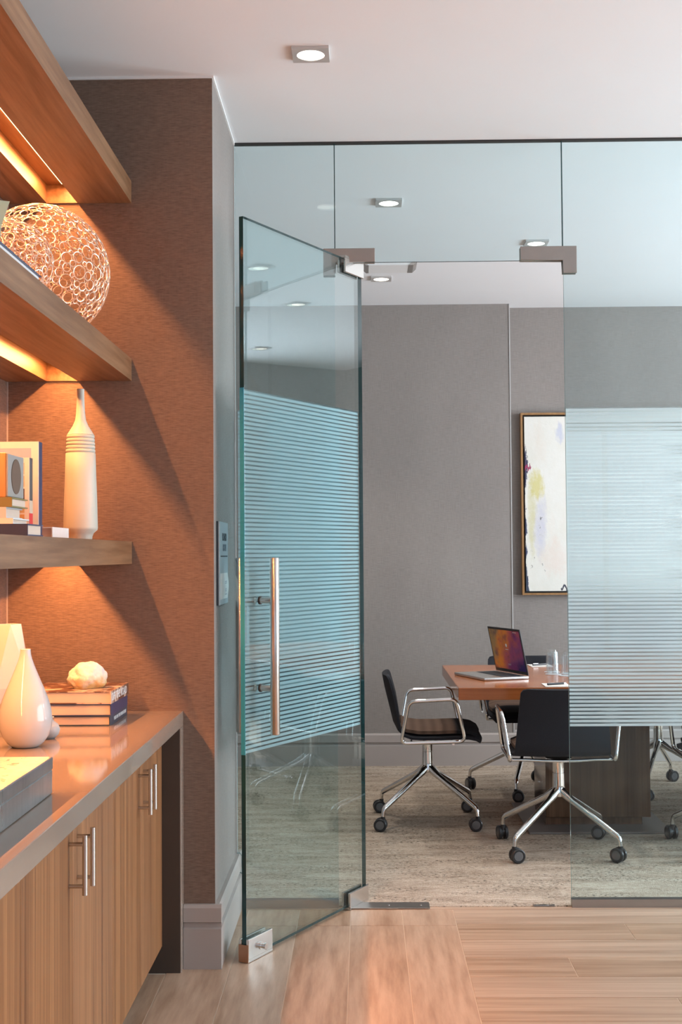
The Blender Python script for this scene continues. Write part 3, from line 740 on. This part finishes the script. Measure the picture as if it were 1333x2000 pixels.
for v in bm.verts: v.co = Vector((v.co.x*0.060, v.co.y*0.050, 0.130+v.co.z*0.062))
mk('dried_pod', bm, plain('beige_pod', (0.42, 0.34, 0.24, 1), 0.5), t)

# ------------------------------------------------------------------ room sign on the pier side
t = thing('room_sign', 'grey glass room sign with paper insert on the pier side', 'sign', (XP, -0.513, 1.342))
mk('backing', BX(0.0005, 0.006, -0.138, 0.138, -0.144, 0.144), 'ink_dark', t, smooth=0)
pn = mk('panel', BX(0.0062, 0.011, -0.136, 0.138, -0.144, 0.144, 0.001, seg=1), plain('sign_panel', (0.30, 0.345, 0.37, 1), 0.3), t, smooth=0)
lettering('sign_text', 'BOARD', 0.040, 'ink_dark', pn, at(RX, 0.0112, 0.020, 0.090))
lettering('sign_text', 'ROOM', 0.036, 'ink_grey_blue', pn, at(RX, 0.0112, 0.020, 0.053))
mk('rule', BX(0.011, 0.0116, -0.10, 0.118, 0.0215, 0.0265), 'ink_dark', pn, smooth=0)
# slightly bowed paper insert
bm = BM(); n = 12; rows = []
for k in range(n+1):
    zz = -0.125+0.090*k/n; bow = 0.0012+0.0045*math.sin(PI*k/n); rows.append((zz, bow))
prev = None
for zz, bow in rows:
    cur = [bm.verts.new((0.0112, -0.116, zz)), bm.verts.new((0.0112+bow*0.3, 0.0, zz)), bm.verts.new((0.0112+bow, 0.104, zz))]
    if prev:
        for k in range(2): bm.faces.new((prev[k], prev[k+1], cur[k+1], cur[k]))
    prev = cur
pi = mk('paper_insert', bm, 'cover_white', pn)
for k, (wz, ww) in enumerate([(-0.065, 0.05), (-0.071, 0.05), (-0.092, 0.03), (-0.098, 0.03), (-0.110, 0.05)]):
    mk('text_line', BX(0.0150, 0.0153, 0.03-ww*0.6, 0.03+ww*0.6, wz-0.0015, wz+0.0015), 'ink_grey', pi, smooth=0)

# ================================================================== CONFERENCE TABLE
TX0, TX1, TY0, TY1, TZ = 0.445, 3.65, 1.015, 2.250, 0.740
t = thing('conference_table', 'long reddish wood conference table with slab pedestals', 'table', (0, 0, 0.003))
mk('tabletop', BX(TX0, TX1, TY0, TY1, TZ-0.060, TZ-0.003, 0.002, seg=1), 'table', t, smooth=0)
for px in (0.0, 1.75):
    p = mk('pedestal', BX(0.905+px, 1.425+px, 1.42, 1.85, 0.050, TZ-0.0605, 0.002, seg=1), 'pedestal', t, smooth=0)
    mk('pedestal_foot', BX(0.905+px, 1.385+px, 1.435, 1.835, 0.0125, 0.0497), 'pedestal', p, smooth=0)
    mk('floor_plate', BX(0.80+px, 1.50+px, 1.262, 2.01, 0.0003, 0.012, 0.002, seg=1), plain('bronze_floor_plate', (0.20, 0.17, 0.155, 1), 0.45, 0.5), p, smooth=0)
TT = TZ+0.0003
# ------------------------------------------------------------------ chairs
def sheet(rows, th, nw=12, up_side=True):
    """rows: (x, z, halfwidth, crown) along the profile; closed shell of thickness th offset along the profile normal"""
    bm = BM(); n = len(rows); A = []; B = []
    for i, (x, z, hw, cr) in enumerate(rows):
        x0, z0 = rows[max(i-1, 0)][:2]; x1, z1 = rows[min(i+1, n-1)][:2]
        tx, tz = x1-x0, z1-z0; L = math.hypot(tx, tz); nx, nz = -tz/L, tx/L
        ra, rb = [], []
        for k in range(nw+1):
            u = -1+2*k/nw; y = u*hw; c = cr*u*u; e = th*(1-0.55*abs(u)**6)
            ra.append(bm.verts.new((x+nx*c, y, z+nz*c))); rb.append(bm.verts.new((x+nx*(c+e), y, z+nz*(c+e))))
        A.append(ra); B.append(rb)
    for i in range(n-1):
        for k in range(nw):
            bm.faces.new((A[i][k], A[i+1][k], A[i+1][k+1], A[i][k+1])); bm.faces.new((B[i][k], B[i][k+1], B[i+1][k+1], B[i+1][k]))
        bm.faces.new((A[i][0], B[i][0], B[i+1][0], A[i+1][0])); bm.faces.new((A[i][nw], A[i+1][nw], B[i+1][nw], B[i][nw]))
    for i in (0, n-1):
        for k in range(nw): bm.faces.new((A[i][k], A[i][k+1], B[i][k+1], B[i][k]))
    return bm
def chair(loc, rotz, label, swiv, base=0.0):
    t = thing('conference_chair', label, 'chair', loc, rotz, 'charcoal conference chairs with chrome arms')
    # profile from top of back down and forward along the seat; chair faces +x
    back = [(-0.230, 0.757, 0.165, 0.018), (-0.2292, 0.751, 0.183, 0.024), (-0.2265, 0.735, 0.193, 0.030), (-0.217, 0.685, 0.197, 0.034), (-0.203, 0.628, 0.201, 0.034), (-0.189, 0.570, 0.206, 0.030),
            (-0.176, 0.515, 0.211, 0.024), (-0.155, 0.475, 0.215, 0.014), (-0.126, 0.452, 0.218, 0.008), (-0.085, 0.441, 0.220, 0.005), (-0.02, 0.438, 0.222, 0.005), (0.06, 0.440, 0.222, 0.004), (0.14, 0.444, 0.220, 0.003), (0.20, 0.445, 0.215, 0.0), (0.235, 0.437, 0.207, 0.0), (0.256, 0.424, 0.195, 0.0)]
    mk('backrest_shell', sheet(back, 0.026), 'chair_black', t, smooth=50)
    seat = [(-0.150, 0.494, 0.190, 0.004), (-0.115, 0.477, 0.200, 0.004), (-0.05, 0.467, 0.205, 0.004), (0.04, 0.468, 0.205, 0.003), (0.12, 0.472, 0.204, 0.002), (0.175, 0.473, 0.200, 0.0), (0.215, 0.466, 0.192, 0.0), (0.238, 0.453, 0.18, 0.0)]
    mk('seat_pad', sheet(seat, 0.036), 'chair_brown', t, smooth=50)
    for s in (-1, 1):
        pts = rounded([(-0.138, s*0.236, 0.430), (-0.098, s*0.268, 0.640), (0.135, s*0.268, 0.652), (0.180, s*0.236, 0.440)], 0.035, 6, True)
        mk('arm_frame', tube(BM(), pts, 0.0095, 12, closed=True), 'chrome', t)
    for x in (-0.085, 0.12):
        mk('cross_bar', tube(BM(), [(x, -0.236, 0.4290), (x, -0.16, 0.4285), (x, -0.08, 0.424), (x, 0, 0.4225), (x, 0.08, 0.424), (x, 0.16, 0.4285), (x, 0.236, 0.4290)], 0.0072, 10), 'chrome', t)
    cb = BM(); lathe(cb, [(0, 0.425), (0.060, 0.425), (0.060, 0.417), (0.029, 0.412), (0.027, 0.400), (0.027, 0.360), (0.0245, 0.359), (0.0245, 0.357), (0.027, 0.356), (0.028, 0.300), (0.030, 0.275), (0.034, 0.262), (0.030, 0.250), (0, 0.246)], 28)
    mk('column', cb, 'chrome', t)
    for k in range(4):
        a = PI/4+k*PI/2+base; c, s = math.cos(a), math.sin(a)
        f = lambda r, z: (r*c, r*s, z)
        pts = rounded([f(0.015, 0.275), f(0.06, 0.245), f(0.326, 0.108), f(0.331, 0.072)], 0.02, 4)
        n = len(pts); rs = [0.021-0.0115*min(1.0, (i/(n-1))*1.15) for i in range(n)]
        leg = mk('leg', tube(BM(), pts, rs, 12), 'chrome', t)
        sw = swiv[k]; cm = BM(); r = 0.0325
        R = Matrix.Rotation(sw, 4, 'Z'); T = Matrix.Translation((0.331*c, 0.331*s, 0.0))
        def put(bm): bmesh.ops.transform(bm, matrix=T @ R, verts=bm.verts[:]); return bm
        # castor trails its stem by 12 mm
        hs = put(lathe_x(BM(), [(0, -0.006), (0.024, -0.006), (0.024, 0.006), (0, 0.006)], 0.012, r+0.004)); box(hs, 0, 0, 0, 0, 0, 0) if False else None
        cst = mk('castor', hs, 'black_plastic', leg)
        hb = put(tube(BM(), [(0, 0, 0.045), (0, 0, 0.0715)], 0.011, 12)); mk('castor_stem', hb, 'black_plastic', leg)
        for q in (-1, 1):
            w = put(lathe_x(BM(), [(0, q*0.0065), (r-0.004, q*0.0065), (r, q*0.009), (r, q*0.020), (r-0.004, q*0.0235), (0.024, q*0.0235), (0.022, q*0.0215), (0, q*0.0215)], 0.012, r)); mk('castor_wheel', w, 'black_plastic', leg)
            w = put(lathe_x(BM(), [(0, q*0.0218), (0.0215, q*0.0218), (0.0205, q*0.0236), (0, q*0.0245)], 0.012, r)); mk('hubcap', w, 'hubcap', leg)
    return t
def lathe_x(bm, prof, x, z, seg=24):
    """revolve (radius, y) about a horizontal y axis through (x, z)"""
    lathe(bm, prof, seg)
    for v in bm.verts: v.co = Vector((x+v.co.x, v.co.z, z+v.co.y))
    return bm
CZF = 0.0033
chair((0.325, 1.580, CZF), math.radians(-1), 'charcoal conference chair with brown seat facing the table end', [2.9, 3.3, 3.0, 3.2], math.radians(1))
chair((0.895, 0.925, CZF), math.radians(90), 'charcoal chair with its back to the viewer at near table side', [0.2, -1.35, 0.9, 1.2])
chair((0.930, 2.390, CZF), math.radians(-90), 'charcoal chair across the table behind the laptop', [1.0, 2.2, 0.3, 1.5], math.radians(28))
chair((1.690, 2.400, CZF), math.radians(-90), 'charcoal chair across the table behind the frosted panel', [1.0, 1.9, 0.3, 1.5], math.radians(20))
chair((1.700, 0.915, CZF), math.radians(90), 'charcoal chair at near table side cut by the right photo edge', [0.2, 0.5, 0.9, 1.2])
chair((2.55, 2.400, CZF), math.radians(-90), 'charcoal chair third along the far table side', [1.0, 1.9, 0.3, 1.5])
chair((2.55, 0.915, CZF), math.radians(90), 'charcoal chair third along the near table side', [0.2, 0.5, 0.9, 1.2])

# ------------------------------------------------------------------ laptop
t = thing('laptop', 'open slim laptop with purple and orange screen on the table', 'laptop', (0.640, 1.530, TT), 0)
hf = Vector((0.700, 1.745)); hn = Vector((0.826, 1.415)); hd = (hn-hf).normalized(); LW = (hn-hf).length; LD = 0.245
# local frame: x along hinge from far to near, y from hinge towards the user
yv = Vector((-hd.y, hd.x)); yv = -yv if yv.x > 0 else yv
mid = (hf+hn)/2; t.location = (mid.x, mid.y, TT)
t.matrix_world = Matrix(((hd.x, yv.x, 0, mid.x), (hd.y, yv.y, 0, mid.y), (0, 0, 1, TT), (0, 0, 0, 1)))
M['aluminium'] = plain('laptop_aluminium', (0.55, 0.54, 0.53, 1), 0.32, 0.9, 0.02)
base = mk('base', BX(-LW/2, LW/2, 0.0, LD, 0.001, 0.0145, 0.003), 'aluminium', t)
mk('keyboard_well', BX(-LW/2+0.03, LW/2-0.03, 0.028, 0.135, 0.0146, 0.0150), 'black_plastic', base, smooth=0)
ks = BM()
for r_ in range(5):
    for c_ in range(14):
        kw = (LW-0.07)/14; x0 = -LW/2+0.035+kw*c_; y0 = 0.032+0.0202*r_
        box(ks, x0+0.001, x0+kw-0.001, y0, y0+0.0175, 0.0150, 0.0162)
o = mk('keys', ks, 'ink_dark', base, smooth=0); o['kind'] = 'stuff'
mk('trackpad', BX(-0.055, 0.055, 0.148, 0.232, 0.0146, 0.0149), plain('trackpad_grey', (0.42, 0.42, 0.42, 1), 0.3, 0.6), base, smooth=0)
def screenmat():
    b = N('laptop_screen'); v = b.coord(); n = b.noise(v, 9, 3, 0.55); n2 = b.noise(b.coord((1, 1, 1), (0.5, 0.3, 0.9)), 14, 3, 0.6)
    sx = b.n('ShaderNodeSeparateXYZ'); b.l(v, sx.inputs[0])
    f = b.math('ADD', b.math('MULTIPLY', b.math('ADD', sx.outputs[0], 0.18), 2.1), b.math('MULTIPLY', b.math('SUBTRACT', n, 0.5), 0.9))
    f = b.math('SUBTRACT', f, b.math('MULTIPLY', b.math('SUBTRACT', sx.outputs[2], 0.17), 1.6))
    col = b.ramp(f, [(0.05, (0.22, 0.13, 0.05, 1)), (0.22, (0.42, 0.13, 0.02, 1)), (0.40, (0.28, 0.06, 0.05, 1)), (0.58, (0.14, 0.025, 0.09, 1)), (0.85, (0.025, 0.015, 0.07, 1))])
    dk = b.math('MULTIPLY', b.math('SUBTRACT', n2, 0.5), 4, True)
    col = b.mix(b.math('MULTIPLY', dk, 0.75), col, (0.02, 0.012, 0.045, 1))
    return b.bsdf(col, 0.12, 0, **{'Emission Color': col, 'Emission Strength': 0.30})
M['screen'] = screenmat()
lean = math.radians(-12)
LH = 0.236
def lidobj(name, bm, mat, par):
    bmesh.ops.transform(bm, matrix=Matrix.Translation((0, 0.002, 0.0165)) @ Matrix.Rotation(-lean*-1.0, 4, 'X'), verts=bm.verts[:]); return mk(name, bm, mat, par, smooth=0)
ld = lidobj('screen_lid', BX(-LW/2, LW/2, -0.005, 0.0, 0, LH, 0.0015, seg=1), plain('space_grey_lid', (0.09, 0.09, 0.10, 1), 0.35, 0.8), t)
lidobj('bezel', BX(-LW/2+0.001, LW/2-0.001, 0.0002, 0.0008, 0.001, LH-0.001), 'black_plastic', ld)
lidobj('display', BX(-LW/2+0.009, LW/2-0.009, 0.0009, 0.0012, 0.018, LH-0.011), 'screen', ld)
ic = BM(); tube(ic, [(0, 0.0013, 0.145), (0, 0.0016, 0.145)], 0.009, 20); box(ic, -0.016, 0.016, 0.0013, 0.0016, 0.122, 0.125); box(ic, -0.010, -0.006, 0.0013, 0.0016, 0.040, 0.048); box(ic, 0.006, 0.010, 0.0013, 0.0016, 0.040, 0.048)
for k in range(4): box(ic, 0.10+0.010*k, 0.106+0.010*k, 0.0013, 0.0016, LH-0.020, LH-0.017)
lidobj('screen_icons', ic, 'ink_white', ld)

# ------------------------------------------------------------------ glassware, notepads
tum = lathe(BM(), [(0, 0.118), (0.026, 0.118), (0.0285, 0.114), (0.033, 0.0), (0.0312, 0.0), (0.0268, 0.104), (0, 0.106)], 28)
tm = mk('tumbler', tum, 'glass_clear', None, (0.985, 1.665, TT+0.0023))
tume = tm.data
def coaster(x, y, label):
    tag(mk('coaster', lathe(BM(), [(0, 0), (0.042, 0), (0.042, 0.0018), (0, 0.0018)], 28), 'cover_pale', None, (x, y, TT)), label, 'coaster', 'paper coasters under the tumblers')
for i, (x, y, lb) in enumerate([(0.985, 1.665, 'upturned clear tumbler nearest the laptop in the cluster'), (1.045, 1.575, 'upturned clear tumbler at the front of the cluster by the glass panel'), (1.075, 1.700, 'upturned clear tumbler right of the cluster beside the carafe'), (0.998, 1.790, 'upturned clear tumbler at the back of the cluster')]):
    o = tm if i == 0 else child('tumbler', tume, None, (x, y, TT+0.0023))
    tag(o, lb, 'glass', 'upturned water tumblers'); coaster(x, y, 'round paper coaster under '+lb.replace('upturned clear ', 'the '))
for i, (x, y) in enumerate([(1.78, 1.50), (2.20, 1.55)]):
    tag(child('tumbler', tume, None, (x, y, TT+0.0005)), 'upturned clear tumbler beside the %s carafe mirrored in the door' % ('middle', 'far')[i], 'glass', 'upturned water tumblers')
car = lathe(BM(), [(0, 0.0), (0.045, 0.0), (0.050, 0.006), (0.050, 0.10), (0.044, 0.16), (0.030, 0.21), (0.024, 0.235), (0.026, 0.262), (0.036, 0.29), (0.0345, 0.29), (0.0245, 0.262), (0.0225, 0.235), (0.0285, 0.21), (0.0425, 0.16), (0.0485, 0.10), (0.0485, 0.010), (0, 0.010)], 32)
cm_ = mk('carafe', car, 'glass_clear', None, (1.24, 1.66, TT+0.0004))
for i, (x, y, w) in enumerate([(1.24, 1.66, 'nearest the tumbler cluster'), (1.66, 1.66, 'in the middle of the table'), (2.10, 1.66, 'towards the far table end')]):
    o = cm_ if i == 0 else child('carafe', cm_.data, None, (x, y, TT+0.0004))
    tag(o, 'clear glass water carafe '+w, 'carafe', 'water carafes on the table')
def notepad(x, y, rz, label, plabel):
    t = thing('notepad', label, 'notepad', (x, y, TT), rz, 'white notepads on the table')
    mk('paper', BX(-0.060, 0.060, -0.075, 0.075, 0.0002, 0.0035), 'cover_white', t, smooth=0)
    mk('header_rule', BX(-0.045, 0.02, 0.055, 0.060, 0.0035, 0.0037), 'ink_grey', t, smooth=0)
    p = thing('pen', plabel, 'pen', (x, y, TT+0.0036), rz+0.5, 'pens on the notepads')
    mk('barrel', tube(BM(), [(-0.05, 0, 0.0052), (0.045, 0, 0.0052)], 0.005, 12), 'black_plastic', p)
    mk('clip', BX(-0.048, -0.012, -0.0015, 0.0015, 0.0103, 0.0118), 'chrome', p, smooth=0)
    mk('tip', tube(BM(), [(0.0452, 0, 0.0052), (0.058, 0, 0.0052)], [0.004, 0.001], 10), 'chrome', p)
notepad(0.915, 1.100, 0.0, 'white notepad on the near table edge before the dark chair', 'black pen on the near notepad')
notepad(0.985, 2.165, 0.05, 'white notepad on the far table side beside the laptop screen', 'black pen on the far notepad')

# ------------------------------------------------------------------ painting
PW, PH = 1.25, 1.198
t = thing('framed_painting', 'large abstract cream painting in thin oak floater frame', 'painting', (1.048+PW/2, YB2, 1.694))
def paintmat():
    b = N('abstract_canvas'); v = b.coord(); n = b.noise(b.coord((1, 1, 0.6)), 6, 5, 0.65); n2 = b.noise(b.coord((2.2, 1, 0.7)), 5, 4, 0.6); n3 = b.noise(b.coord(), 26, 4, 0.75)
    n4 = b.noise(b.coord((1.6, 1, 0.45)), 11, 5, 0.7); n5 = b.noise(b.coord((2.2, 1, 0.5), (0, 0.7, 0)), 17, 5, 0.7)
    s = b.n('ShaderNodeSeparateXYZ'); b.l(v, s.inputs[0]); X, Z = s.outputs[0], s.outputs[2]
    col = b.mix(n, (0.60, 0.57, 0.48, 1), (0.74, 0.73, 0.70, 1))
    pink = b.math('MULTIPLY', b.math('SUBTRACT', n2, 0.55, True), 3, True); col = b.mix(b.math('MULTIPLY', pink, 0.4), col, (0.66, 0.52, 0.42, 1))
    # ragged coordinates so that strokes get uneven borders
    xd = b.math('ADD', b.math('ADD', X, PW/2), b.math('MULTIPLY', b.math('SUBTRACT', n4, 0.5), 0.09))
    zd = b.math('ADD', Z, b.math('MULTIPLY', b.math('SUBTRACT', n5, 0.5), 0.22))
    def blob(cx, cz, rx, rz, soft=2.5, k=1.4):
        a = b.math('POWER', b.math('ABSOLUTE', b.math('DIVIDE', b.math('SUBTRACT', xd, cx), rx)), 2.0); c = b.math('POWER', b.math('ABSOLUTE', b.math('DIVIDE', b.math('SUBTRACT', zd, cz), rz)), 2.0)
        q = b.math('ADD', b.math('ADD', a, c), b.math('MULTIPLY', b.math('SUBTRACT', n3, 0.5), k))
        return b.math('MULTIPLY', b.math('SUBTRACT', 1.0, q), soft, True)
    col = b.mix(b.math('MULTIPLY', blob(0.105, 0.13, 0.055, 0.11, 1.2), 0.75), col, (0.55, 0.48, 0.13, 1))
    col = b.mix(b.math('MULTIPLY', blob(0.070, -0.10, 0.035, 0.30, 1.0), 0.55), col, (0.50, 0.45, 0.17, 1))
    col = b.mix(b.math('MULTIPLY', blob(0.125, -0.15, 0.045, 0.24, 0.9), 0.55), col, (0.42, 0.41, 0.56, 1))
    col = b.mix(b.math('MULTIPLY', blob(0.255, 0.46, 0.035, 0.07, 1.2), 0.55), col, (0.36, 0.39, 0.56, 1))
    col = b.mix(b.math('MULTIPLY', blob(0.21, -0.36, 0.10, 0.14, 0.8), 0.35), col, (0.66, 0.44, 0.35, 1))
    dots = b.math('MULTIPLY', b.math('SUBTRACT', n3, 0.60, True), 14, True)
    col = b.mix(b.math('MULTIPLY', blob(0.135, -0.28, 0.022, 0.25, 5), dots), col, (0.05, 0.045, 0.045, 1))
    col = b.mix(b.math('MULTIPLY', blob(0.065, -0.35, 0.020, 0.18, 5), dots), col, (0.08, 0.06, 0.03, 1))
    col = b.mix(blob(0.012, 0.235, 0.042, 0.16, 5, 0.8), col, (0.035, 0.032, 0.07, 1))
    col = b.mix(blob(0.048, 0.235, 0.022, 0.022, 4), col, (0.26, 0.025, 0.085, 1))
    col = b.mix(blob(0.0, -0.16, 0.030, 0.50, 5, 0.8), col, (0.045, 0.055, 0.11, 1))
    col = b.mix(blob(0.0, -0.50, 0.040, 0.14, 5, 0.8), col, (0.03, 0.04, 0.07, 1))
    col = b.mix(blob(0.29, -0.565, 0.045, 0.022, 5), col, (0.03, 0.03, 0.05, 1))
    return b.bsdf(col, 0.6, 0, b.bump(n3, 0.3, 0.003))
M['canvas_paint'] = paintmat()
M['oak_frame'] = woodmat('oak_frame', (0.22, 0.11, 0.04, 1), (0.34, 0.18, 0.07, 1), 2, 0.45, 60, 0.05)
fr = BM(); w = 0.013; d0, d1 = -0.055, -0.0005
box(fr, -PW/2, -PW/2+w, d0, d1, -PH/2, PH/2); box(fr, PW/2-w, PW/2, d0, d1, -PH/2, PH/2); box(fr, -PW/2+w, PW/2-w, d0, d1, PH/2-w, PH/2); box(fr, -PW/2+w, PW/2-w, d0, d1, -PH/2, -PH/2+w)
mk('frame', fr, 'oak_frame', t, smooth=0)
mk('shadow_gap', BX(-PW/2+w+0.0005, PW/2-w-0.0005, -0.012, -0.002, -PH/2+w+0.0005, PH/2-w-0.0005), 'dark', t, smooth=0)
mk('canvas', BX(-PW/2+w+0.012, PW/2-w-0.012, -0.045, -0.0125, -PH/2+w+0.012, PH/2-w-0.012), 'canvas_paint', t, smooth=0)
